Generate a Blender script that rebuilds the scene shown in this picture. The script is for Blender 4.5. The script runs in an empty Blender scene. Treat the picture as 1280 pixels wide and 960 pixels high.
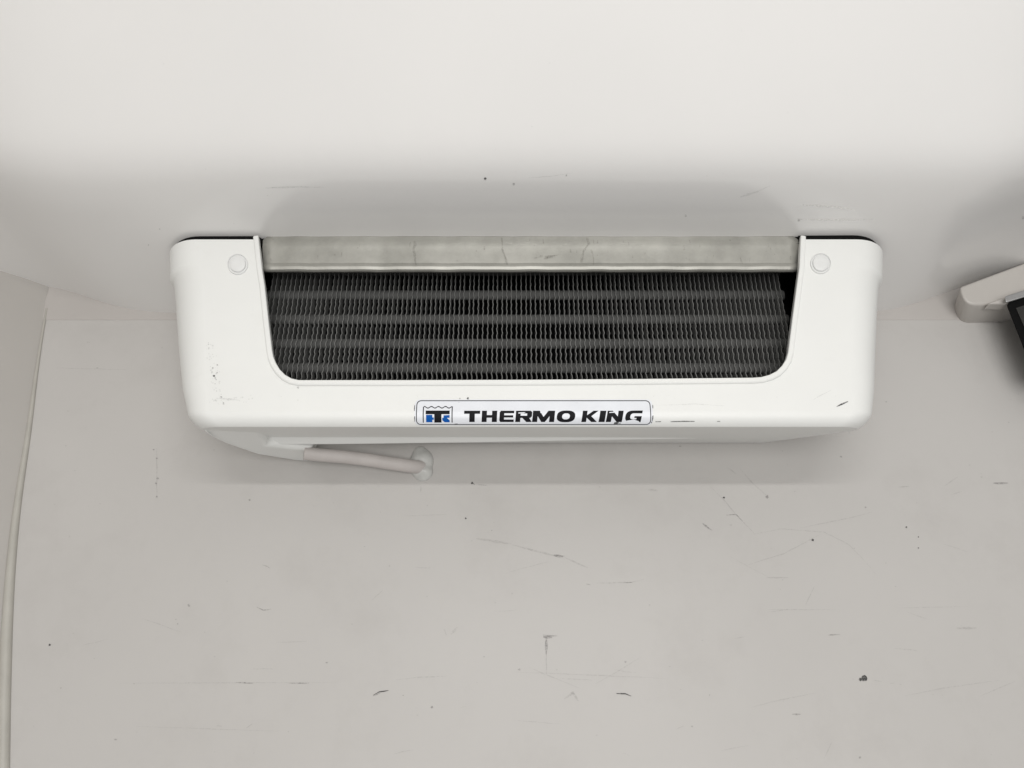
import bpy, bmesh, math, random
from mathutils import Vector
random.seed(7)
S = bpy.context.scene
# ---------------------------------------------------------------- camera
PITCH = math.radians(27.0); FPX = 985.0
cam_d = bpy.data.cameras.new("camera"); cam = bpy.data.objects.new("camera", cam_d)
S.collection.objects.link(cam); S.camera = cam
cam_d.sensor_width = 36.0; cam_d.lens = 36.0 * FPX / 1280.0
cam_d.clip_start = 0.02; cam_d.clip_end = 50
cam.location = (0, 0, 0); cam.rotation_euler = (math.radians(90) + PITCH, 0, 0)
# ---------------------------------------------------------------- world + lamps
W = bpy.data.worlds.new("World"); S.world = W; W.use_nodes = True
bg = W.node_tree.nodes["Background"]
bg.inputs["Color"].default_value = (1.0, 0.985, 0.965, 1); bg.inputs["Strength"].default_value = 0.36

def area(name, loc, target, sx, sy, power, col):
    d = bpy.data.lights.new(name, 'AREA'); d.shape = 'RECTANGLE'; d.size = sx; d.size_y = sy
    d.energy = power; d.color = col
    o = bpy.data.objects.new(name, d); S.collection.objects.link(o)
    o.location = loc; o.rotation_euler = (Vector(target) - Vector(loc)).to_track_quat('-Z', 'Y').to_euler()
    return o
area("roof_lamp", (0.12, -1.0, 0.50), (0.12, 1.1, 0.45), 1.25, 0.05, 9.0, (1.0, 0.99, 0.97))
area("door_light", (0.3, -2.7, -0.95), (0.1, 1.0, 0.6), 2.4, 1.6, 72.0, (1.0, 0.99, 0.975))
S.view_settings.view_transform = 'Standard'; S.view_settings.look = 'None'
S.view_settings.exposure = 0.0; S.view_settings.gamma = 1.0

# ---------------------------------------------------------------- helpers
CP, SP = math.cos(PITCH), math.sin(PITCH)
def ray(px, py):
    v = (480 - py) / FPX; u = (px - 640) / FPX
    return Vector((u, CP - v * SP, SP + v * CP))
def P(px, py, Y):                      # point of the place at depth Y seen along that direction
    r = ray(px, py); return r * (Y / r.y)
def proj_y(p):
    d = p[1] * CP + p[2] * SP; v = (-p[1] * SP + p[2] * CP) / d
    return 480 - v * FPX

def link(name, bm, mat, parent=None, smooth=None):
    me = bpy.data.meshes.new(name); bm.normal_update(); bm.to_mesh(me); bm.free()
    if smooth is not None:
        for p in me.polygons: p.use_smooth = True
        me.set_sharp_from_angle(angle=math.radians(smooth))
    o = bpy.data.objects.new(name, me); S.collection.objects.link(o)
    if mat: me.materials.append(mat)
    if parent: o.parent = parent
    return o
def thing(name, label, cat, loc, group=None):
    o = bpy.data.objects.new(name, None); S.collection.objects.link(o)
    o.empty_display_size = 0.05; o.location = loc; o['label'] = label; o['category'] = cat
    if group: o['group'] = group
    return o
def attach(o, root):
    o.parent = root; o.matrix_parent_inverse.identity()
    o.location = Vector(o.location) - root.location
def bevel(o, w, seg=3, ang=30):
    m = o.modifiers.new("bevel", 'BEVEL'); m.width = w; m.segments = seg
    m.limit_method = 'ANGLE'; m.angle_limit = math.radians(ang)
def prism(pts, off):                   # closed solid: polygon + the same polygon moved by off
    bm = bmesh.new(); off = Vector(off)
    a = [bm.verts.new(Vector(p)) for p in pts]; b = [bm.verts.new(Vector(p) + off) for p in pts]
    bm.faces.new(a); bm.faces.new(b[::-1])
    n = len(a)
    for i in range(n): bm.faces.new((a[i], b[i], b[(i+1) % n], a[(i+1) % n]))
    bmesh.ops.recalc_face_normals(bm, faces=bm.faces)
    return bm
def tube(pts, r, n=16, caps=True):
    bm = bmesh.new(); rings = []
    for i, p in enumerate(pts):
        p = Vector(p); t = (Vector(pts[min(i+1, len(pts)-1)]) - Vector(pts[max(i-1, 0)])).normalized()
        a = t.cross(Vector((0.03, 0.1, 1))).normalized(); b = t.cross(a)
        rr = r[i] if isinstance(r, (list, tuple)) else r
        rings.append([bm.verts.new(p + (a*math.cos(2*math.pi*k/n) + b*math.sin(2*math.pi*k/n))*rr) for k in range(n)])
    for i in range(len(rings)-1):
        for k in range(n): bm.faces.new((rings[i][k], rings[i][(k+1) % n], rings[i+1][(k+1) % n], rings[i+1][k]))
    if caps: bm.faces.new(rings[0][::-1]); bm.faces.new(rings[-1])
    bmesh.ops.recalc_face_normals(bm, faces=bm.faces)
    return bm
def interp(x, tab):
    if x <= tab[0][0]: return tab[0][1]
    for (a, b), (c, d) in zip(tab, tab[1:]):
        if x <= c:
            t = (x-a)/(c-a); return b + (d-b)*t
    return tab[-1][1]

# ---------------------------------------------------------------- materials
def mat(name, col, rough=0.5, metal=0.0, var=0.04, vscale=6.0, bump=0.0, bscale=300.0, coat=0.0, ior=1.5, stain=None, spec=0.5):
    m = bpy.data.materials.new(name); m.use_nodes = True; nt = m.node_tree; N = nt.nodes; L = nt.links
    b = N["Principled BSDF"]; b.inputs["Metallic"].default_value = metal; b.inputs["IOR"].default_value = ior
    b.inputs["Coat Weight"].default_value = coat; b.inputs["Coat Roughness"].default_value = 0.12
    b.inputs["Specular IOR Level"].default_value = spec
    tc = N.new("ShaderNodeTexCoord")
    n1 = N.new("ShaderNodeTexNoise"); n1.inputs["Scale"].default_value = vscale; n1.inputs["Detail"].default_value = 6
    L.new(tc.outputs["Object"], n1.inputs["Vector"])
    mr = N.new("ShaderNodeMapRange"); mr.inputs["From Min"].default_value = 0.3; mr.inputs["From Max"].default_value = 0.7
    mr.inputs["To Min"].default_value = 1 - var; mr.inputs["To Max"].default_value = 1 + var
    L.new(n1.outputs["Fac"], mr.inputs["Value"])
    mx = N.new("ShaderNodeVectorMath"); mx.operation = 'SCALE'; mx.inputs[0].default_value = col[:3]
    L.new(mr.outputs["Result"], mx.inputs["Scale"])
    out = mx.outputs["Vector"]
    if stain:
        scol, sscale, lo, hi, amt = stain
        n2 = N.new("ShaderNodeTexNoise"); n2.inputs["Scale"].default_value = sscale; n2.inputs["Detail"].default_value = 8
        n2.inputs["Roughness"].default_value = 0.7; L.new(tc.outputs["Object"], n2.inputs["Vector"])
        r2 = N.new("ShaderNodeMapRange"); r2.inputs["From Min"].default_value = lo; r2.inputs["From Max"].default_value = hi
        r2.inputs["To Max"].default_value = amt; L.new(n2.outputs["Fac"], r2.inputs["Value"])
        mc = N.new("ShaderNodeMix"); mc.data_type = 'RGBA'; mc.inputs["B"].default_value = (*scol, 1)
        L.new(r2.outputs["Result"], mc.inputs["Factor"]); L.new(out, mc.inputs["A"]); out = mc.outputs["Result"]
    L.new(out, b.inputs["Base Color"])
    nr = N.new("ShaderNodeMapRange"); nr.inputs["To Min"].default_value = rough*0.85; nr.inputs["To Max"].default_value = rough*1.15
    L.new(n1.outputs["Fac"], nr.inputs["Value"]); L.new(nr.outputs["Result"], b.inputs["Roughness"])
    if bump > 0:
        n3 = N.new("ShaderNodeTexNoise"); n3.inputs["Scale"].default_value = bscale; n3.inputs["Detail"].default_value = 3
        L.new(tc.outputs["Object"], n3.inputs["Vector"])
        bp = N.new("ShaderNodeBump"); bp.inputs["Strength"].default_value = bump; bp.inputs["Distance"].default_value = 0.0004
        L.new(n3.outputs["Fac"], bp.inputs["Height"]); L.new(bp.outputs["Normal"], b.inputs["Normal"])
    return m
M_wall = mat("grey_white_panel", (0.515, 0.499, 0.480), 0.34, spec=0.2, var=0.015, vscale=5, bump=0.22, bscale=260, stain=((0.34, 0.32, 0.30), 7, 0.50, 0.80, 0.22))
M_ceil = mat("glossy_white_liner", (0.79, 0.78, 0.765), 0.20, var=0.012, vscale=4, bump=0.05, bscale=120, ior=1.62)
M_left = mat("beige_side_panel", (0.44, 0.42, 0.395), 0.4, var=0.03, vscale=5, bump=0.2, bscale=200)
M_shade_band = mat("beige_shade_band", (0.475, 0.450, 0.428), 0.45, var=0.02, vscale=6)
M_bead = mat("cream_sealant", (0.44, 0.425, 0.385), 0.45, var=0.06, vscale=30, bump=0.5, bscale=120)
M_cover = mat("white_plastic", (0.78, 0.785, 0.765), 0.42, var=0.012, vscale=10, bump=0.12, bscale=420, stain=((0.66, 0.64, 0.59), 22, 0.60, 0.85, 0.25))
M_cap = mat("white_cap_plastic", (0.74, 0.745, 0.735), 0.4, var=0.02, vscale=60)
M_black = mat("matt_black", (0.006, 0.006, 0.006), 0.9, spec=0.1)
M_fin = mat("dark_coated_fin", (0.16, 0.16, 0.155), 0.5, var=0.15, vscale=40)
M_tube = mat("dark_coated_collar", (0.062, 0.062, 0.060), 0.85, var=0.25, vscale=90, bump=0.6, bscale=300)
M_steel = mat("galvanised_steel", (0.33, 0.325, 0.295), 0.46, metal=0.45, var=0.09, vscale=30, bump=0.2, bscale=180, stain=((0.56, 0.55, 0.51), 9, 0.42, 0.72, 0.5))
M_hose = mat("beige_hose_rubber", (0.53, 0.495, 0.475), 0.6, var=0.05, vscale=40)
M_blob = mat("white_sealant_lump", (0.52, 0.52, 0.50), 0.4, var=0.10, vscale=70, bump=0.8, bscale=90)
M_sticker = mat("silver_white_sticker", (0.74, 0.76, 0.80), 0.32, var=0.03, vscale=30)
M_ink = mat("black_print", (0.006, 0.006, 0.008), 0.6, spec=0.15)
M_blue = mat("blue_print", (0.0, 0.085, 0.36), 0.6, spec=0.15)
M_mould = mat("beige_moulding", (0.50, 0.475, 0.445), 0.45, var=0.03, bump=0.2)
M_alu = mat("brushed_aluminium", (0.42, 0.42, 0.42), 0.4, metal=0.6)
M_glass = mat("dark_tinted_pane", (0.018, 0.018, 0.016), 0.25, coat=0.3)
def mark_mat(name, col, alpha, nscale=500, thr=0.45):
    m = bpy.data.materials.new(name); m.use_nodes = True; N = m.node_tree.nodes; L = m.node_tree.links
    b = N["Principled BSDF"]; b.inputs["Base Color"].default_value = (*col, 1); b.inputs["Roughness"].default_value = 0.7
    tc = N.new("ShaderNodeTexCoord"); n = N.new("ShaderNodeTexNoise"); n.inputs["Scale"].default_value = nscale; n.inputs["Detail"].default_value = 4
    L.new(tc.outputs["Object"], n.inputs["Vector"])
    r = N.new("ShaderNodeMapRange"); r.inputs["From Min"].default_value = thr-0.15; r.inputs["From Max"].default_value = thr+0.15; r.inputs["To Max"].default_value = alpha
    L.new(n.outputs["Fac"], r.inputs["Value"]); L.new(r.outputs["Result"], b.inputs["Alpha"])
    return m
MK = [mark_mat("faint_scuff", (0.16, 0.155, 0.15), 0.14), mark_mat("grey_scuff", (0.12, 0.11, 0.11), 0.36),
      mark_mat("dark_scuff", (0.04, 0.04, 0.04), 0.8, thr=0.35), mark_mat("pale_scuff", (0.85, 0.85, 0.82), 0.5)]

# ---------------------------------------------------------------- the setting
YW = 1.10
wallz = YW
seam_px = [(64, 330), (62, 357), (55, 400), (48, 440), (41, 490), (35, 540), (25, 600), (18, 650), (13, 700), (8, 770), (5, 850), (3, 960), (2, 1040)]
seam = sorted([(P(x, y, YW).z, P(x, y, YW).x) for x, y in seam_px])
seam = [(-0.4, seam[0][1] + 0.0)] + seam + [(1.0, seam[-1][1] - 0.01)]
NZ = 70
zs = [-0.4 + 1.35*i/NZ for i in range(NZ+1)]
def seam_s(z): return sum(interp(z + d, seam) for d in (-0.04, -0.02, 0, 0.02, 0.04))/5
bm = bmesh.new(); rows = []
for z in zs:
    xl = seam_s(z); rows.append([bm.verts.new((xl + (1.25 - xl)*j/20, YW, z)) for j in range(21)])
for i in range(NZ):
    for j in range(20): bm.faces.new((rows[i][j], rows[i][j+1], rows[i+1][j+1], rows[i+1][j]))
back_wall = link("back_wall", bm, M_wall, smooth=30); back_wall['kind'] = 'structure'

plan = [(0, 0)]; d = Vector((-0.8, -0.6)); c = Vector((0, 0))
for k in range(1, 11): plan.append(tuple(Vector((-0.8, -0.6))*0.03*k))
c = Vector(plan[-1]); a = math.atan2(-0.6, -0.8)
for k in range(1, 7):
    t = math.radians(216.87 + (270-216.87)*k/6); c = c + Vector((math.cos(t), math.sin(t)))*0.04; plan.append(tuple(c))
for k in range(1, 9): c = c + Vector((0, -0.3)); plan.append(tuple(c))
bm = bmesh.new(); rows = []
for z in zs:
    xl = seam_s(z); rows.append([bm.verts.new((xl + px, YW + py, z)) for px, py in plan])
for i in range(NZ):
    for j in range(len(plan)-1): bm.faces.new((rows[i][j], rows[i+1][j], rows[i+1][j+1], rows[i][j+1]))
left_wall = link("left_wall", bm, M_left, smooth=30); left_wall['kind'] = 'structure'

# ceiling: a moulded liner that sags towards the unit and climbs away from it
xprof_px = [(62, 357), (80, 362), (100, 368), (125, 377), (150, 385), (180, 390), (215, 392), (400, 391.8), (640, 391.8), (900, 391.8), (1105, 390), (1130, 385), (1150, 377), (1175, 369), (1200, 360), (1235, 350)]
xprof = [(P(x, y, YW).x, P(x, y, YW).z) for x, y in xprof_px]
xprof = [(-1.6, xprof[0][1] + 0.004)] + xprof + [(1.6, xprof[-1][1] + 0.02)]
slope = [(-2, 0.0), (0.1, 0.05), (0.4, 0.26), (0.50, 0.44), (0.60, 0.80), (0.71, 0.88), (0.745, 0.86), (0.775, 0.45), (0.80, 0.17), (0.86, 0.03), (2, 0.03)]
zy = {}; acc = 0.0; yy = YW
tabY = [(YW, 0.0)]
while yy > -1.8:
    acc += 0.005*interp(yy-0.0025, slope); yy -= 0.005; tabY.append((yy, acc))
tabY.sort()
def ceil_z(x, y):
    xs = sum(interp(x + dd, xprof) for dd in (-0.03, -0.015, 0, 0.015, 0.03))/5
    k = min(1, max(0.0, (y - 0.2)/0.9))
    base = interp(0.0, xprof)
    return base + (xs - base)*(0.35 + 0.65*k) + interp(y, tabY) + 0.00035*math.sin(8*x + 1 + 5*y)*math.sin(13*y + 3*x)
bm = bmesh.new(); rows = []
ysl = [-1.8 + 0.1*i for i in range(20)] + [0.2 + 0.0125*i for i in range(74)]
xsl = [-1.2 + 0.025*i for i in range(101)]
for y in ysl: rows.append([bm.verts.new((x, y, ceil_z(x, y))) for x in xsl])
for i in range(len(ysl)-1):
    for j in range(len(xsl)-1): bm.faces.new((rows[i][j], rows[i+1][j], rows[i+1][j+1], rows[i][j+1]))
ceiling = link("ceiling", bm, M_ceil, smooth=60); ceiling['kind'] = 'structure'

# cream bead along the seam of back wall and side panel
pts = [(seam_s(z) + 0.002, YW - 0.001, z) for z in zs if z < 0.70]
rr = [0.0018 + 0.0058*min(1, max(0, (0.66 - p[2])/0.5)) for p in pts]
link("sealant_bead", tube(pts, rr, 10), M_bead, back_wall, smooth=60)

# strip in a darker colour for the shade along the wall top, under the liner
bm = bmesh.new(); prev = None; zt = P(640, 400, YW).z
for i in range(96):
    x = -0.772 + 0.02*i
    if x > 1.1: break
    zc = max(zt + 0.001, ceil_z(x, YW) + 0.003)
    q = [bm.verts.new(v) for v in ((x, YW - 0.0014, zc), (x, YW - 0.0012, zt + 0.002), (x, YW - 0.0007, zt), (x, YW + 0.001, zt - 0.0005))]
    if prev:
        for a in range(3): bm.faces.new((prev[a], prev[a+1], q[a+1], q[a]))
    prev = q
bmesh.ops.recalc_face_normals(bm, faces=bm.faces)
link("top_shade_band", bm, M_shade_band, back_wall, smooth=40)

# scuffs
def on_wall(px, py): return P(px, py, YW - 0.0006)
def on_ceil(px, py):
    r = ray(px, py); lo, hi = 0.2, 1.4
    for _ in range(40):
        m = (lo+hi)/2; q = r*(m/r.y)
        if q.z < ceil_z(q.x, q.y): lo = m
        else: hi = m
    q = r*(lo/r.y); return q + Vector((0, -0.0006, -0.0008))
def on_cover(px, py): return P(px, py, 0.9 - 0.0004)
marks = {}
def mark(where, pts, w, lvl):
    bm = marks.setdefault((where, lvl), bmesh.new())
    fn = {'wall': on_wall, 'ceil': on_ceil, 'cover': on_cover}[where]
    fine = []
    for (x0, y0), (x1, y1) in zip(pts, pts[1:]):
        n = max(1, int(math.hypot(x1-x0, y1-y0)/5))
        for k in range(n): fine.append((x0 + (x1-x0)*k/n, y0 + (y1-y0)*k/n))
    fine.append(pts[-1]); L = len(fine); prev = None
    for i, (x, y) in enumerate(fine):
        a = fine[max(i-1, 0)]; b = fine[min(i+1, L-1)]
        dx, dy = b[0]-a[0], b[1]-a[1]; n = math.hypot(dx, dy) or 1
        t = i/(L-1) if L > 1 else 0.5
        ww = w*(0.25 + 0.75*math.sin(math.pi*min(max(t, 0.02), 0.98)))*random.uniform(0.6, 1.1)/2
        jx, jy = random.uniform(-.25, .25), random.uniform(-.25, .25)
        p = bm.verts.new(fn(x - dy/n*ww + jx, y + dx/n*ww + jy)); q = bm.verts.new(fn(x + dy/n*ww + jx, y - dx/n*ww + jy))
        if prev: bm.faces.new((prev[0], prev[1], q, p))
        prev = (p, q)
def spot(where, x, y, r, lvl, ax=1.0):
    bm = marks.setdefault((where, lvl), bmesh.new())
    fn = {'wall': on_wall, 'ceil': on_ceil, 'cover': on_cover}[where]
    bm.faces.new([bm.verts.new(fn(x + r*ax*random.uniform(.6, 1.15)*math.cos(k*math.pi/4), y - r*random.uniform(.6, 1.15)*math.sin(k*math.pi/4))) for k in range(8)])
Wm = [  # scratches: points, width, level
 ([(328,706),(334,708),(338,711)],1.6,1),([(321,759),(329,763),(339,761)],1.8,1),([(345,803),(383,802)],1.2,0),([(316,836),(341,836)],1.4,0),
 ([(295,853),(317,854)],1.6,1),([(360,854),(386,854)],1.6,1),([(466,869),(474,865),(486,863)],2.2,2),([(466,870),(476,866)],1.4,1),
 ([(555,786),(558,794)],4,0),([(564,793),(572,784)],5,0),([(495,850),(520,847),(558,845)],1.5,0),([(150,854),(420,853)],1.0,0),
 ([(595,673),(640,680)],4,0),([(590,602),(593,606)],2.6,2),([(598,606),(608,607)],1.4,1),([(526,608),(526,615)],3,1),([(170,908),(350,914)],1.0,0),
 ([(271,907),(277,908)],2,1),([(308,910),(315,905)],2.2,1),([(640,681),(690,694),(706,695)],2.6,0),([(692,694),(704,696)],5,1),([(706,697),(735,710)],2,0),
 ([(745,729),(790,728),(805,724)],1.6,0),([(780,728),(790,728)],1.5,1),([(733,730),(738,731)],3,1),([(810,612),(822,613)],4,0),([(888,608),(905,625),(920,643),(944,668)],1.3,0),
 ([(908,644),(920,643),(930,653)],1.4,1),([(878,654),(890,663)],2.4,1),([(908,584),(920,592)],2,0),([(925,586),(942,605),(962,623)],1.6,0),([(942,668),(975,661),(1030,665),(1060,680),(1080,700),(1095,718)],1.3,0),
 ([(935,706),(980,692),(1025,668)],1.5,0),([(1007,756),(1018,733)],1.6,0),([(958,722),(986,722)],2.2,0),([(679,794),(697,795)],2.6,1),([(679,796),(690,797)],5,1),([(683,797),(683,818)],4,1),([(683,815),(683,842)],1.6,0),
 ([(1093,850),(1102,852)],2.2,1),([(1112,854),(1118,854)],2,1),([(1035,794),(1050,793)],1.7,1),([(770,867),(782,867),(789,870)],1.8,2),([(705,874),(716,866),(723,876)],4,0),([(714,866),(718,867)],2.6,1),
 ([(990,893),(1001,893)],2.5,1),([(845,912),(855,907)],2,0),([(640,840),(720,843),(832,848)],1.1,0),([(700,848),(740,850)],1.4,0),([(940,884),(975,875),(1020,866)],1.4,0),([(1195,785),(1221,785)],3.6,0),([(1242,604),(1260,604)],3.8,1),
 ([(1181,607),(1197,596)],2,0),([(1189,619),(1202,614)],2,0),([(1122,609),(1136,608)],2.4,0),([(1030,948),(1040,927)],1.5,0),([(960,762),(1045,762)],1.2,0),([(1120,760),(1210,758)],1,0),([(960,765),(985,762)],1.2,0),([(1130,870),(1180,860),(1250,850)],1.2,0),
 ([(196,560),(196,624)],1.6,0),([(575,885),(582,883)],1.5,0),([(1000,660),(1060,648),(1090,640)],1.3,0),([(465,750),(478,738)],1.4,0),([(520,709),(538,710)],1.3,0),([(918,798),(930,796)],1.6,0),([(1180,680),(1210,690)],1,0),([(640,900),(700,905)],1,0),
 ([(10,470),(12,486)],1.5,0),([(70,460),(160,462)],1,0),([(505,645),(560,643)],1,0)]
for p, w, l in Wm: mark('wall', p, w, l)
for x, y, r, l in [(15,692,3,2),(62,806,1.6,2),(236,757,2,1),(590,604,1.5,2),(582,648,1.3,2),(312,625,1.6,1),(1016,675,1.7,2),(1081,848,4.2,2),(1076,849,2.4,2),(1133,659,1.4,2),(1148,671,1,2),(1148,685,1,2),(1082,634,1.5,1),(782,827,1.5,1),(540,884,1.6,1),(905,622,1.5,2),(959,621,2.2,1),(865,908,1.3,1),(1075,947,1.5,1),(192,562,1.2,1),(196,573,1.5,1),(197,598,1.6,1),(195,604,1.5,1),(196,621,1.4,1),(76,860,1.2,1),(640,742,1.4,0),(440,780,1.2,0),(222,780,1.2,1)]: spot('wall', x, y, r, l)
for _ in range(110): spot('wall', random.uniform(30, 1275), random.uniform(420, 955), random.uniform(.5, 1.2), random.choice((0, 0, 1)), random.uniform(.8, 2))
for _ in range(14):
    x, y = random.uniform(60, 1260), random.uniform(600, 950); a = random.gauss(0, .25); l = random.uniform(8, 70)
    mark('wall', [(x, y), (x + l*.5*math.cos(a), y + l*.5*math.sin(a) + random.uniform(-1, 1)), (x + l*math.cos(a), y + l*math.sin(a))], random.uniform(.7, 1.4), 0)
mark('ceil', [(332,235),(360,233),(405,234)], 2, 0); mark('ceil', [(332,235),(372,234)], 1.4, 0); mark('ceil', [(660,222),(690,220),(716,216)], 1.2, 0)
mark('ceil', [(925,246),(945,240),(962,232)], 3, 0); mark('ceil', [(1003,256),(1040,258),(1066,262)], 3, 3); mark('ceil', [(1000,274),(1040,275),(1090,274)], 2.4, 3)
for x, y, r, l in [(606.5,223,1.8,2),(642,230,1.8,1),(708,219,1.4,1),(857,269.5,1.6,1),(998,275,1.8,1),(200,286,1.0,1),(186,306,1,1),(665,158,1.2,0),(1278,272,2,1)]: spot('ceil', x, y, r, l)
for _ in range(30): spot('ceil', random.uniform(20, 1260), random.uniform(20, 290), random.uniform(.4, .9), 0)
mark('wall', [(1165,372),(1180,367)], 1.2, 0)
# cover marks
for _ in range(60):
    t = random.random(); y = 428 + 78*t; x = 263 + 14*t**2*1.2 + random.gauss(0, 4)
    spot('cover', x, y, random.uniform(.5, 1.5), random.choice((0, 0, 0, 1)))
for _ in range(18): spot('cover', random.uniform(262, 320), 499 + random.gauss(0, 2), random.uniform(.6, 1.5), 0)
mark('cover', [(270,498),(298,500)], 3, 0)
spot('cover', 267.5, 470, 1.4, 2)
mark('cover', [(1046,508),(1052,505),(1060,502)], 3.2, 2); mark('cover', [(1016,500),(1030,492),(1040,487)], 1.2, 0)
spot('cover', 372.5, 484.5, 1.7, 1); spot('cover', 575, 498, 1.3, 1); spot('cover', 585, 498, 1.7, 2)
for _ in range(25): spot('cover', random.uniform(240, 1080), random.uniform(485, 505), random.uniform(.4, .8), 0)
mark('cover', [(820,506.5),(870,505),(905,507)], 1.2, 0)

# ---------------------------------------------------------------- evaporator unit
YF = 0.90; R_B = 0.018; TH_MAX = math.radians(73.3); SLP = 0.30
ZB = 0.4035; ZT = 0.688
unit = thing("evaporator_unit", "white plastic refrigeration evaporator with finned coil opening, hung under the ceiling against the back wall", "cooling unit", (0.02, 1.0, 0.69))
EL = [(295, 211.5), (330, 211.5), (352, 212), (357, 216.5), (364, 217.5), (440, 224), (500, 231), (520, 236), (540, 240)]
ER = [(295, 1103.5), (330, 1103.5), (354, 1103), (359, 1099), (366, 1098), (440, 1093), (500, 1089.5), (520, 1087), (540, 1084)]
YS = 0.944
def xlim(z, left):
    tab = [(P(x, y, YS).z, P(x, y, YS).x) for y, x in (EL if left else ER)][::-1]
    return interp(z, tab)
R_C = 0.055
def section(z, inset, t):
    """outline of the shell at height z: back left, round the front, back right"""
    xl = xlim(z, True) + inset + t; xr = xlim(z, False) - inset - t; yf = YF + inset + t
    yb = 1.0985 if t == 0 else 1.16
    r = interp(z, [(0.42, 0.038), (0.52, 0.050), (0.60, 0.055)]) - t; pts = []
    tp = lambda y: 0.075*(y - yf - r)/(1.0985 - yf - r)
    for k in range(7): # left side going forward
        s = k/6; y = yb + (yf + r - yb)*s; pts.append((xl + tp(y), y))
    for k in range(1, 13):
        a = math.pi - math.pi/2*k/12; pts.append((xl + r + r*math.cos(a), yf + r - r*math.sin(a)))
    for k in range(1, 12): pts.append((xl + r + (xr - xl - 2*r)*k/12, yf))
    for k in range(0, 13):
        a = math.pi/2 - math.pi/2*k/12; pts.append((xr - r + r*math.cos(a), yf + r - r*math.sin(a)))
    for k in range(1, 7):
        s = k/6; y = yf + r + (yb - yf - r)*s; pts.append((xr - tp(y), y))
    return pts, yf
def shell_solid(t):
    bm = bmesh.new(); levels = []
    ztop = ZT if t == 0 else ZT + 0.03
    zcaps = [ztop, 0.67, 0.655, 0.645, P(0, 352, YS).z, P(0, 354, YS).z, P(0, 357, YS).z, P(0, 360, YS).z, P(0, 366, YS).z]
    zc = sorted(set([ztop] + [z for z in zcaps if z < ztop] + [0.60 - 0.02*i for i in range(9)]), reverse=True)
    zc = [z for z in zc if z > ZB + R_B + 0.003]
    for z in zc: levels.append((z, 0.0, 0.78*min(1, max(0, (0.52 - z)/(0.52 - ZB - R_B)))))
    for k in range(0, 9):
        th = TH_MAX*k/8; r = R_B - t*0.5
        levels.append((ZB + t + r - r*math.sin(th), r*(1-math.cos(th)), 0.78 + 0.22*math.sin(th)/math.sin(TH_MAX)))
    rings = []
    for z, ins, w in levels:
        pts, yf = section(z, ins, t)
        rings.append([bm.verts.new((x, y, z + SLP*(y - yf)*w)) for x, y in pts])
    n = len(rings[0])
    for a, b in zip(rings, rings[1:]):
        for k in range(n): bm.faces.new((a[k], a[(k+1) % n], b[(k+1) % n], b[k]))
    bm.faces.new(rings[0]); bm.faces.new(rings[-1][::-1])
    bmesh.ops.recalc_face_normals(bm, faces=bm.faces)
    return bm
# opening path (inner edge), from upper left round to upper right
inner_px = [(322.8, 288), (323.2, 297), (327.8, 335), (331.3, 357), (336, 400), (340.5, 438), (342.2, 447), (345.5, 455), (350.5, 463), (357, 469.5), (365, 474), (374, 476),
            (500, 476), (660, 475.5), (800, 474.5), (940, 473), (951, 472.2), (961, 469.5), (970, 465), (977, 458), (982, 450), (984.5, 441), (989.7, 400), (995, 360), (998.5, 335), (1000.5, 297), (1000.8, 288)]
inner = [P(x, y, YF) for x, y in inner_px]
cut_pts = [Vector((inner[0].x, 0.86, 0.76))] + [Vector((p.x, 0.86, p.z)) for p in inner] + [Vector((inner[-1].x, 0.86, 0.76))]
A = link("cover", shell_solid(0), M_cover); B = link("b", shell_solid(0.004), None); Cc = link("c", prism(cut_pts, (0, 0.07, 0)), None)
for tool in (B, Cc):
    m = A.modifiers.new("cut", 'BOOLEAN'); m.object = tool; m.operation = 'DIFFERENCE'; m.solver = 'EXACT'
dg = bpy.context.evaluated_depsgraph_get()
me = bpy.data.meshes.new_from_object(A.evaluated_get(dg)); A.modifiers.clear(); A.data = me
me.materials.clear(); me.materials.append(M_cover)
for p in me.polygons: p.use_smooth = True; p.material_index = 0
me.set_sharp_from_angle(angle=math.radians(25))
bpy.data.objects.remove(B); bpy.data.objects.remove(Cc)
cover = A; attach(cover, unit)
wn = cover.modifiers.new("wn", 'WEIGHTED_NORMAL'); wn.keep_sharp = True

# raised rim around the opening
rimp = inner[1:-1]
def off_path(path, d):
    out = []
    for i, p in enumerate(path):
        t = (path[min(i+1, len(path)-1)] - path[max(i-1, 0)]).normalized()
        n = Vector((-t.z, 0, t.x)); n = -n if (Vector((0.02, 0, 0.56)) - p).dot(n) > 0 and abs(t.z) >= 0 else n
        out.append(p + n*d)
    return out
prof = [(0.0, 0.006), (0.0, -0.0020), (0.0008, -0.0030), (0.0058, -0.0032), (0.0072, -0.0022), (0.0080, 0.001)]
paths = [off_path(rimp, d) for d, _ in prof]
bm = bmesh.new(); cols = []
for i in range(len(rimp)):
    cols.append([bm.verts.new((paths[j][i].x, YF + prof[j][1], paths[j][i].z + (0.0015 if i in (0, len(rimp)-1) else 0))) for j in range(len(prof))])
for a, b in zip(cols, cols[1:]):
    for j in range(len(prof)): bm.faces.new((a[j], a[(j+1) % len(prof)], b[(j+1) % len(prof)], b[j]))
bm.faces.new(cols[0]); bm.faces.new(cols[-1][::-1]); bmesh.ops.recalc_face_normals(bm, faces=bm.faces)
attach(link("opening_rim", bm, M_cover, smooth=35), unit)

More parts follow.
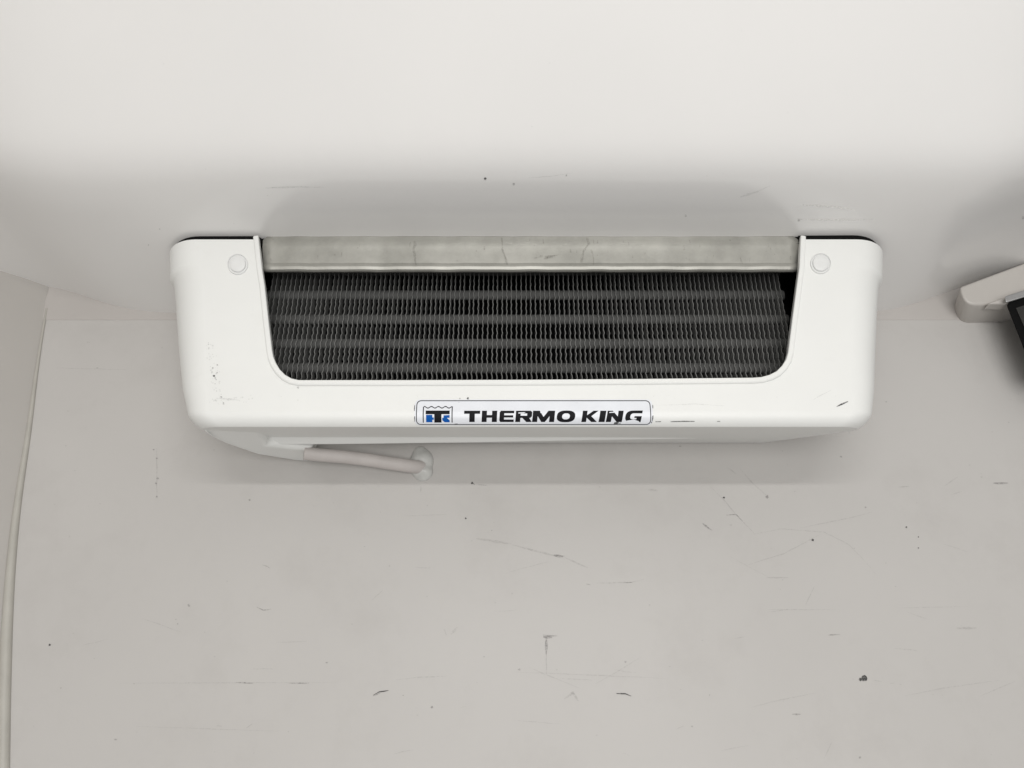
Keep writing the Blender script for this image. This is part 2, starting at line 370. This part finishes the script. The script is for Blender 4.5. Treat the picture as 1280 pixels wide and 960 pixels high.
# screw caps
for px, py in ((297.5, 331), (1025.5, 330)):
    c = P(px, py, YF); bm = bmesh.new(); prof2 = [(0.0138, 0.0005), (0.0135, -0.0006), (0.0128, -0.0006), (0.0124, 0.0012), (0.0110, 0.0012), (0.0106, -0.0014), (0.0085, -0.0024), (0.003, -0.0022), (0.0, -0.0019)]
    n = 40; rings = []
    for r, dy in prof2[:-1]: 
        q = r*940; rings.append([bm.verts.new(Vector((0, dy - (0.0018 if r < 0.0137 else 0), 0)) + P(px + q*math.cos(2*math.pi*k/n), py - q*math.sin(2*math.pi*k/n), YF)) for k in range(n)])
    ctr = bm.verts.new((c.x, YF + prof2[-1][1] - 0.0018, c.z))
    for a, b in zip(rings, rings[1:]):
        for k in range(n): bm.faces.new((a[k], a[(k+1) % n], b[(k+1) % n], b[k]))
    for k in range(n): bm.faces.new((rings[-1][k], rings[-1][(k+1) % n], ctr))
    bmesh.ops.recalc_face_normals(bm, faces=bm.faces)
    attach(link("screw_cap", bm, M_cap, smooth=50), unit)

bm = bmesh.new()
for x, y, z in [(a, b, c) for a in (P(326, 293, YF).x, P(1001, 293, YF).x) for b in (0.9085, 0.914) for c in (0.688, 0.706)]: bm.verts.new((x, y, z))
bm.verts.ensure_lookup_table()
for f in ((0,1,3,2),(4,6,7,5),(0,4,5,1),(2,3,7,6),(0,2,6,4),(1,5,7,3)): bm.faces.new([bm.verts[i] for i in f])
attach(link("dark_gap_strip", bm, M_black), unit)  # black bar added for the dark line above the metal strip
# galvanised strip across the top of the opening
rowsp = [(0.9050, 294.8, 337.0, 989.5), (0.9053, 297, 333, 993), (0.9056, 300.5, 329.0, 997.5), (0.9060, 307.0, 328.6, 998), (0.9068, 309, 328.5, 998), (0.9090, 320, 328.5, 998), (0.9110, 329.5, 328.5, 998), (0.9102, 331, 328.5, 998), (0.9100, 333.5, 328.5, 998), (0.9115, 336.5, 328.5, 997.5), (0.914, 338.5, 328.5, 997.5), (0.919, 339.5, 328.5, 997.5), (0.928, 340, 328.5, 997)]
bm = bmesh.new(); rows = []
for Y, py, x0, x1 in rowsp:
    a = P(x0, py, Y); b = P(x1, py, Y); rows.append([bm.verts.new(a.lerp(b, k/60) + Vector((0, 0.0006*math.sin(k*1.3)*math.sin(k*.37), 0))) for k in range(61)])
for a, b in zip(rows, rows[1:]):
    for k in range(60): bm.faces.new((a[k], a[k+1], b[k+1], b[k]))
bmesh.ops.recalc_face_normals(bm, faces=bm.faces)
strip = link("metal_strip", bm, M_steel, smooth=22); attach(strip, unit)
sm = strip.modifiers.new("solid", 'SOLIDIFY'); sm.thickness = 0.0012; sm.offset = 1 if False else -1
# grime on the strip
def on_strip(px, py): return P(px, py, interp(py, [(r[1], r[0]) for r in rowsp]) - 0.0022)
bms = bmesh.new()
def smark(pts, w):
    prev = None
    for i, (x, y) in enumerate(pts):
        ww = w*random.uniform(.5, 1.1)/2
        p = bms.verts.new(on_strip(x-ww, y)); q = bms.verts.new(on_strip(x+ww, y))
        if prev: bms.faces.new((prev[0], prev[1], q, p))
        prev = (p, q)
smark([(518,301),(519,306),(516.5,311),(518.5,318),(519,326),(520.5,333)], 4); smark([(627,297),(628,306),(628,312),(631,320),(633,326),(634,331)], 3)
smark([(734,297),(736,305),(730,312),(728,320),(727,328)], 3); smark([(739,312),(741,318),(742,324),(742,332)], 2.2)
for k in range(5): smark([(682+4*k, 324-1.5*k), (684+3.5*k, 319.5-.3*k)], 7)
smark([(669,323),(671,321)], 4); smark([(675,322),(677,319)], 5)
for _ in range(50):
    x = random.uniform(332, 990); y = random.uniform(297, 328); smark([(x, y), (x+random.uniform(-1, 1), y+random.uniform(1, 6))], random.uniform(.6, 2))
g = link("grime", bms, mark_mat("grime", (0.13, 0.12, 0.10), 0.26, 500, 0.46), strip); g['kind'] = 'stuff'

# coil fins and tubes, in a black box added for the dark inside
coil = thing("cooling_coil", "", "", (0, 0, 0)); del coil['label']; del coil['category']
bpy.data.objects.remove(coil)
YC = 0.952
xl, xr = P(331, 380, YC).x - 0.012, P(984, 380, YC).x + 0.012
def box(bm, a, b):
    vs = [bm.verts.new((x, y, z)) for x in (a[0], b[0]) for y in (a[1], b[1]) for z in (a[2], b[2])]
    for f in ((0,1,3,2),(4,6,7,5),(0,4,5,1),(2,3,7,6),(0,2,6,4),(1,5,7,3)): bm.faces.new([vs[i] for i in f])
bm = bmesh.new()
box(bm, (xl-0.02, 1.02, 0.462), (xr+0.02, 1.024, 0.69))
box(bm, (xl-0.024, 0.918, 0.462), (xl-0.0205, 1.024, 0.69)); box(bm, (xr+0.0205, 0.918, 0.462), (xr+0.024, 1.024, 0.69))
box(bm, (xl-0.02, 0.926, 0.686), (xr+0.02, 1.02, 0.69)); box(bm, (xl-0.02, 0.93, 0.437), (xr+0.02, 0.985, 0.441))
case = link("coil_dark_box", bm, M_black); attach(case, unit)
# fins
z0, z1 = 0.446, 0.684; nz = 64
bm = bmesh.new(); prev = None
T = 0.00045
for i in range(nz+1):
    z = z0 + (z1-z0)*i/nz; off = (0.0005 + 0.0006*(1 - i/nz))*math.sin((z-z0)/0.0292*2*math.pi*2.5)
    ring = [bm.verts.new((off-T, 0, z-z0)), bm.verts.new((off+T, 0, z-z0)), bm.verts.new((-off+T, 0.02, z-z0)), bm.verts.new((-off-T, 0.02, z-z0))]
    if prev:
        for k in range(4): bm.faces.new((prev[k], prev[(k+1) % 4], ring[(k+1) % 4], ring[k]))
    prev = ring
bmesh.ops.recalc_face_normals(bm, faces=bm.faces)
fin0 = link("fin", bm, M_fin); fin0.parent = case
xa = P(336, 400, YC).x - 0.004; xb = P(983, 400, YC).x; nf = 109
for k in range(nf):
    o = fin0 if k == 0 else fin0.copy()
    if k: S.collection.objects.link(o); o.parent = case
    o.location = (xa + (xb-xa)*k/(nf-1) + random.gauss(0, 0.00018), YC + random.gauss(0, 0.0004), z0)
    o.rotation_euler = (0, random.gauss(0, 0.0012), random.gauss(0, 0.02))
for row in range(6):
    zc = P(600, 368 + 30.4*(row-1), YC + 0.006).z
    pts = []; rr = []
    n = nf*2
    for k in range(n+1):
        x = xa - 0.006 + (xb - xa + 0.012)*k/n
        pts.append((x, YC + 0.0085, zc)); rr.append(0.0066 + (0.0009 if k % 2 else 0.0))
    tb = tube(pts, rr, 12)
    for v in tb.verts: v.co.z = zc + (v.co.z - zc)*1.12; v.co.y = YC + 0.0085 + (v.co.y - YC - 0.0085)*0.8
    o = link("tube", tb, M_tube, case, smooth=40)

# black strips added for the dark gap between cover and ceiling, beside the opening
for side in (0, 1):
    bm = bmesh.new()
    pts, yf = section(0.688, 0.003, 0.0)
    pts = [Vector((x, y, 0)) for x, y in pts]
    if side == 0:
        sel = [p for p in pts if p.x < -0.32][3:] + [Vector((P(333, 293, YF).x, yf + 0.03, 0))]
    else:
        sel = [Vector((P(995, 293, YF).x, yf + 0.03, 0))] + [p for p in pts if p.x > 0.36][:-3]
    ctr = Vector((0.0, 1.05, 0)); prev = None
    for p in sel:
        q = p + (ctr - p).normalized()*0.008; zt = ceil_z(p.x, p.y) + 0.001
        r = [bm.verts.new((p.x, p.y, 0.684)), bm.verts.new((p.x, p.y, zt)), bm.verts.new((q.x, q.y, zt)), bm.verts.new((q.x, q.y, 0.684))]
        if prev:
            for k in range(4): bm.faces.new((prev[k], prev[(k+1) % 4], r[(k+1) % 4], r[k]))
        prev = r
    bmesh.ops.recalc_face_normals(bm, faces=bm.faces)
    attach(link("dark_gap_strip", bm, M_black), unit)

# drip edge under the cover: deeper at its left end
YD = 1.02
tp = [(330, 541), (930, 541), (960, 545.5), (900, 547.5), (800, 549.5), (600, 553), (450, 555), (330, 556)]
o = link("drip_edge", prism([P(x, y, YD + 0.014*(y > 543)) for x, y in tp], (0, 0.006, 0.004)), M_cover, smooth=30); bevel(o, 0.001, 2); attach(o, unit)
# drain housing at the lower left
hp = [P(264, 531, 0.935), P(250, 537, 0.937), P(255, 541.5, 0.95), P(264, 547.5, 0.97), P(280, 555, 1.0), P(300, 562, 1.03), P(320, 567.5, 1.055), P(345, 573, 1.075), P(370, 576.5, 1.09), P(388, 578, 1.097),
      P(389, 562, 1.05), P(334, 557, 1.027), P(328, 545, 0.99), P(320, 530, 0.93)]
o = link("drain_housing", prism(hp, (0.012, 0.0, 0.045)), M_cover, smooth=40); bevel(o, 0.006, 4, 25); attach(o, unit)

# ---------------------------------------------------------------- name label on the lower front edge
def prof_pt(s):      # arc length down the front: s=0 at the top of the label
    ztop = P(640, 500.5, YF).z; straight = ztop - (ZB + R_B)
    if s <= straight: return YF, ztop - s, (0, -1, 0)
    th = (s - straight)/R_B
    return YF + R_B*(1 - math.cos(th)), ZB + R_B - R_B*math.sin(th), (0, -math.cos(th), -math.sin(th))
stab = []
for k in range(0, 420):
    s = k*0.0001 - 0.002; y, z, n = prof_pt(s); stab.append((proj_y((0, y, z)), s))
def s_of(py): return interp(py, stab)
XS = 0.001008
def lab(px, py, lift):
    y, z, n = prof_pt(s_of(py)); return Vector(((px - 640)*XS, y + n[1]*lift, z + n[2]*lift))
def flatpoly(bm, pts): bm.faces.new([bm.verts.new((x, y, 0)) for x, y in pts])
def wrap(bm, lift):
    for yy in [499 + 0.8*i for i in range(42)]:
        bmesh.ops.bisect_plane(bm, geom=bm.verts[:] + bm.edges[:] + bm.faces[:], plane_co=(0, yy, 0), plane_no=(0, 1, 0))
    for v in bm.verts: v.co = lab(v.co.x, v.co.y, lift)
    for f in bm.faces:
        f.normal_update()
        if f.normal.y > 0: f.normal_flip()
    return bm
def rrect(x0, y0, x1, y1, r, n=6):
    out = []
    for cx, cy, a0 in ((x1-r, y0+r, -90), (x1-r, y1-r, 0), (x0+r, y1-r, 90), (x0+r, y0+r, 180)):
        for k in range(n+1):
            a = math.radians(a0 + 90*k/n); out.append((cx + r*math.cos(a), cy + r*math.sin(a)))
    return out
bm = bmesh.new(); flatpoly(bm, rrect(518.3, 499.5, 816, 531.3, 6)); sticker = link("name_label", wrap(bm, 0.00035), M_sticker, smooth=60); attach(sticker, unit)
bm = bmesh.new()
o1 = rrect(520.2, 500.6, 813.6, 530.7, 5.5); o2 = rrect(521.2, 501.6, 812.6, 529.9, 4.7)
for i in range(len(o1)): j = (i+1) % len(o1); flatpoly(bm, [o1[i], o1[j], o2[j], o2[i]])
link("border_line", wrap(bm, 0.0005), M_ink, sticker).matrix_parent_inverse.identity()
# lettering
YT, YBs = 513.6, 527.3
def gl(bm, x0, x1, polys, k):
    for poly in polys:
        flatpoly(bm, [(x0 + (x1-x0)*u + k*(1-v), YT + (YBs-YT)*v) for u, v in poly])
def rc(a, b, c, d): return [(a, b), (c, b), (c, d), (a, d)]
def ell(u, v, a, b, e, t):
    c, s = math.cos(t), math.sin(t)
    return (u + a*math.copysign(abs(c)**(2/e), c), v + b*math.copysign(abs(s)**(2/e), s))
def ring(t0, t1, n=24, cu=.5, a2=.21):
    out = []
    for i in range(n):
        ta, tb = t0 + (t1-t0)*i/n, t0 + (t1-t0)*(i+1)/n
        out.append([ell(cu, .5, .5, .52, 2.6, ta), ell(cu, .5, .5, .52, 2.6, tb), ell(cu, .5, a2, .27, 2.4, tb), ell(cu, .5, a2, .27, 2.4, ta)])
    return out
G = {
 'T': [rc(0, 0, 1, .27), rc(.33, .27, .67, 1)],
 'H': [rc(0, 0, .33, 1), rc(.67, 0, 1, 1), rc(.33, .38, .67, .62)],
 'E': [[(.08, 0), (.32, 0), (.32, 1), (.08, 1), (0, .86), (0, .14)], rc(.32, 0, 1, .22), rc(.32, .40, .95, .60), rc(.32, .78, 1, 1)],
 'R': [rc(0, 0, .3, 1), rc(.3, 0, .7, .24), [(.7, 0), (.9, 0), (1, .12), (1, .5), (.9, .64), (.7, .64)], rc(.3, .44, .7, .64), [(.42, .64), (.84, .64), (1.02, 1), (.68, 1)]],
 'M': [rc(0, 0, .23, 1), rc(.77, 0, 1, 1), [(.23, 0), (.30, 0), (.5, .55), (.5, 1), (.42, 1), (.23, .48)], [(.77, 0), (.70, 0), (.5, .55), (.5, 1), (.58, 1), (.77, .48)]],
 'O': ring(0, 2*math.pi),
 'K': [rc(0, 0, .3, 1), [(.3, .40), (.68, 0), (1, 0), (.58, .48)], [(.3, .40), (.58, .48), (1, 1), (.64, 1), (.3, .62)]],
 'I': [rc(0, 0, 1, 1)],
 'N': [rc(0, 0, .32, 1), rc(.68, 0, 1, 1), [(.32, 0), (.68, .5), (.68, 1), (.32, .5)]],
 'G': ring(math.pi/2, 3*math.pi/2, 14, a2=.2) + [rc(.5, -.02, 1, .23), rc(.5, .77, 1, 1.02), rc(.70, .48, 1, .77), rc(.56, .48, .70, .64)],
}
bm = bmesh.new()
for ch, x0, x1 in (('T', 580, 600), ('H', 602, 621), ('E', 624, 642), ('R', 644, 664.3), ('M', 665, 692.5), ('O', 695, 718), ('K', 726.5, 746), ('I', 748, 755.5), ('N', 757, 777), ('G', 780, 800.5)):
    gl(bm, x0, x1, G[ch], 0.3 + 2.8*(x0-580)/220)
link("lettering", wrap(bm, 0.00055), M_ink, sticker)
# emblem: frame with wavy top, black T between blue blocks
bm = bmesh.new()
flatpoly(bm, rc(528.6, 508.6, 529.8, 528)); flatpoly(bm, rc(564.6, 508.2, 565.8, 528))
n = 48
for i in range(n):
    xa_, xb_ = 529.8 + 34.8*i/n, 529.8 + 34.8*(i+1)/n
    f = lambda x: 509.3 + 1.0*math.cos((x-529)/8.8*2*math.pi + 2.2)
    flatpoly(bm, [(xa_, f(xa_)-.6), (xb_, f(xb_)-.6), (xb_, f(xb_)+.6), (xa_, f(xa_)+.6)])
flatpoly(bm, rc(532.2, 513.4, 562.2, 517.8)); flatpoly(bm, rc(543.0, 517.8, 552.0, 528.0))
link("emblem", wrap(bm, 0.00055), M_ink, sticker)
bm = bmesh.new()
flatpoly(bm, rc(532.8, 518.6, 540.6, 527.6)); flatpoly(bm, [(540.6, 521.8), (542.4, 521.8), (542.4, 524.6), (540.6, 524.6)])
flatpoly(bm, [(554.6, 519.2), (562.2, 518.8), (562.2, 522.2), (554.6, 522.2)]); flatpoly(bm, [(553.0, 522.2), (558.6, 522.2), (562.2, 525.2), (562.2, 527.6), (556, 527.6), (553.0, 525)])
link("emblem_block", wrap(bm, 0.00055), M_blue, sticker)
# worn places on the print and along the label's edge
bm = bmesh.new()
for pts in ([(762,515.2),(769,514.8),(768,516),(761,516.3)], [(783,525.6),(792,524.3),(798,526.2),(800,528.2),(784,528.2)], [(611,515),(615,514.6),(614.5,516.6),(611.5,516.8)], [(648,515.8),(657,515.4),(655,516.6),(648,517)], [(675,515.5),(681,515),(681,516.2),(676,516.6)]): flatpoly(bm, pts)
link("worn_patch", wrap(bm, 0.0007), M_sticker, sticker)["kind"] = "stuff"
bm = bmesh.new()
for pts in ([(768,527.6),(773,526.6),(773.5,529),(770,530.6),(767,530.4)], [(774,528.6),(776,528),(775,530.4)], [(568,529.4),(572,529.2),(572,530.6),(568.5,530.6)], [(815,520),(816.4,519),(816.2,524),(814.6,527)], [(813.4,528),(815,526.4),(814.6,529)], [(816,506),(817,507),(816.6,511),(815.8,510)], [(517.6,507),(518.6,506),(518.4,514),(517.4,513)], [(518,521),(519,520),(519,527),(518.2,527)],
            [(819,526.6),(826,526.4),(826,527.2),(819,527.3)], [(838,526.5),(855,525.9),(868,526.2),(868,526.9),(838,527.3)], [(896,526.2),(900,526.1),(900,526.8),(896,526.8)]): flatpoly(bm, pts)
link("chipped_edge", wrap(bm, 0.0006), MK[2], sticker)["kind"] = "stuff"

# marks -> children of what they are on
for (where, lvl), bm in marks.items():
    o = link("scuff_marks", bm, MK[lvl], {'wall': back_wall, 'ceil': ceiling, 'cover': None}[where]); o['kind'] = 'stuff'
    if where == 'cover': attach(o, unit)
# children of parts that were attached at the unit's offset
for par in (strip, case, sticker):
    for ch in par.children:
        ch.location = Vector(ch.location)      # geometry is in world coordinates: cancel the unit's offset through the part
# parts sit at -unit.location + unit.location = world origin, so children stay put

# ---------------------------------------------------------------- drain pipe
pc = P(450, 580, 1.08)
drain = thing("drain_pipe", "thin beige drain hose running under the unit to a white sealant lump on the wall", "hose", pc)
pp = [P(380, 566.5, 1.055), P(400, 568.5, 1.062), P(430, 571, 1.068), P(460, 574.5, 1.074), P(485, 578.5, 1.078), P(505, 581.5, 1.082), P(520, 583.5, 1.088), P(528, 584, 1.10)]
attach(link("hose", tube(pp, 0.0098, 20), M_hose, smooth=50), drain)
c = P(527, 580, YW); bm = bmesh.new(); bmesh.ops.create_uvsphere(bm, u_segments=72, v_segments=48, radius=1)
for v in bm.verts:
    x, y, z = v.co; q = 1 + 0.035*math.sin(3*x + 2*z) + 0.03*math.sin(5*z - 2*x + 1)
    pin = 1 - 0.10*math.exp(-((z + 0.2)/0.18)**2)
    dep = 0.008 + 0.006*math.exp(-((z + 0.55)/0.3)**2) + 0.003*math.exp(-((z - 0.35)/0.3)**2)
    v.co = Vector((c.x + 0.0185*x*q*pin - 0.002*z, c.y + dep*y*q, c.z + 0.0275*z*q))
attach(link("sealant_lump", bm, M_blob, smooth=80), drain)

# ---------------------------------------------------------------- things at the right edge
ml = P(1240, 365, 1.05)
t = thing("side_moulding", "beige rounded moulding box end under the ceiling at the right edge, above the black panel", "moulding", ml)
pts = [(1200, 358), (1201, 365), (1204, 373), (1209, 378.5), (1217, 381), (1262, 379), (1400, 348), (1400, 285), (1300, 321), (1240, 343)]
o = link("moulding_body", prism([P(x, y, 1.045) for x, y in pts], (0.02, 0.06, 0)), M_mould, smooth=40); bevel(o, 0.007, 4, 20); attach(o, t)
pts = [(1236, 379), (1256, 371), (1400, 322), (1400, 338), (1258, 379.5)]
o = link("lower_lip", prism([P(x, y, 1.035) for x, y in pts], (0.0, 0.02, 0)), M_mould, smooth=40); bevel(o, 0.003, 3, 20); attach(o, t)
pn = P(1290, 420, 1.0)
t = thing("framed_black_panel", "black panel with slanting left side and grey metal top edge at the right edge", "panel", pn)
bm = prism([P(x, y, 1.03) for x, y in [(1257.5, 381), (1262, 377), (1400, 330), (1500, 330), (1500, 480), (1300, 480), (1280, 438)]], (0.014, 0.014, 0.008))
o = link("panel_frame", bm, M_black, smooth=30); bevel(o, 0.004, 3, 20); attach(o, t)
bm = prism([P(x, y, 1.0285) for x, y in [(1270, 385), (1400, 342), (1500, 342), (1500, 472), (1308, 472)]], (0, 0.004, 0))
attach(link("tinted_pane", bm, M_glass), t)
bm = prism([P(x, y, 1.022) for x, y in [(1256, 370.5), (1400, 323), (1400, 335), (1257, 378.5)]], (0.045, 0.05, 0.03))
o = link("metal_edge", bm, M_alu, smooth=30); bevel(o, 0.0015, 2, 20); attach(o, t)
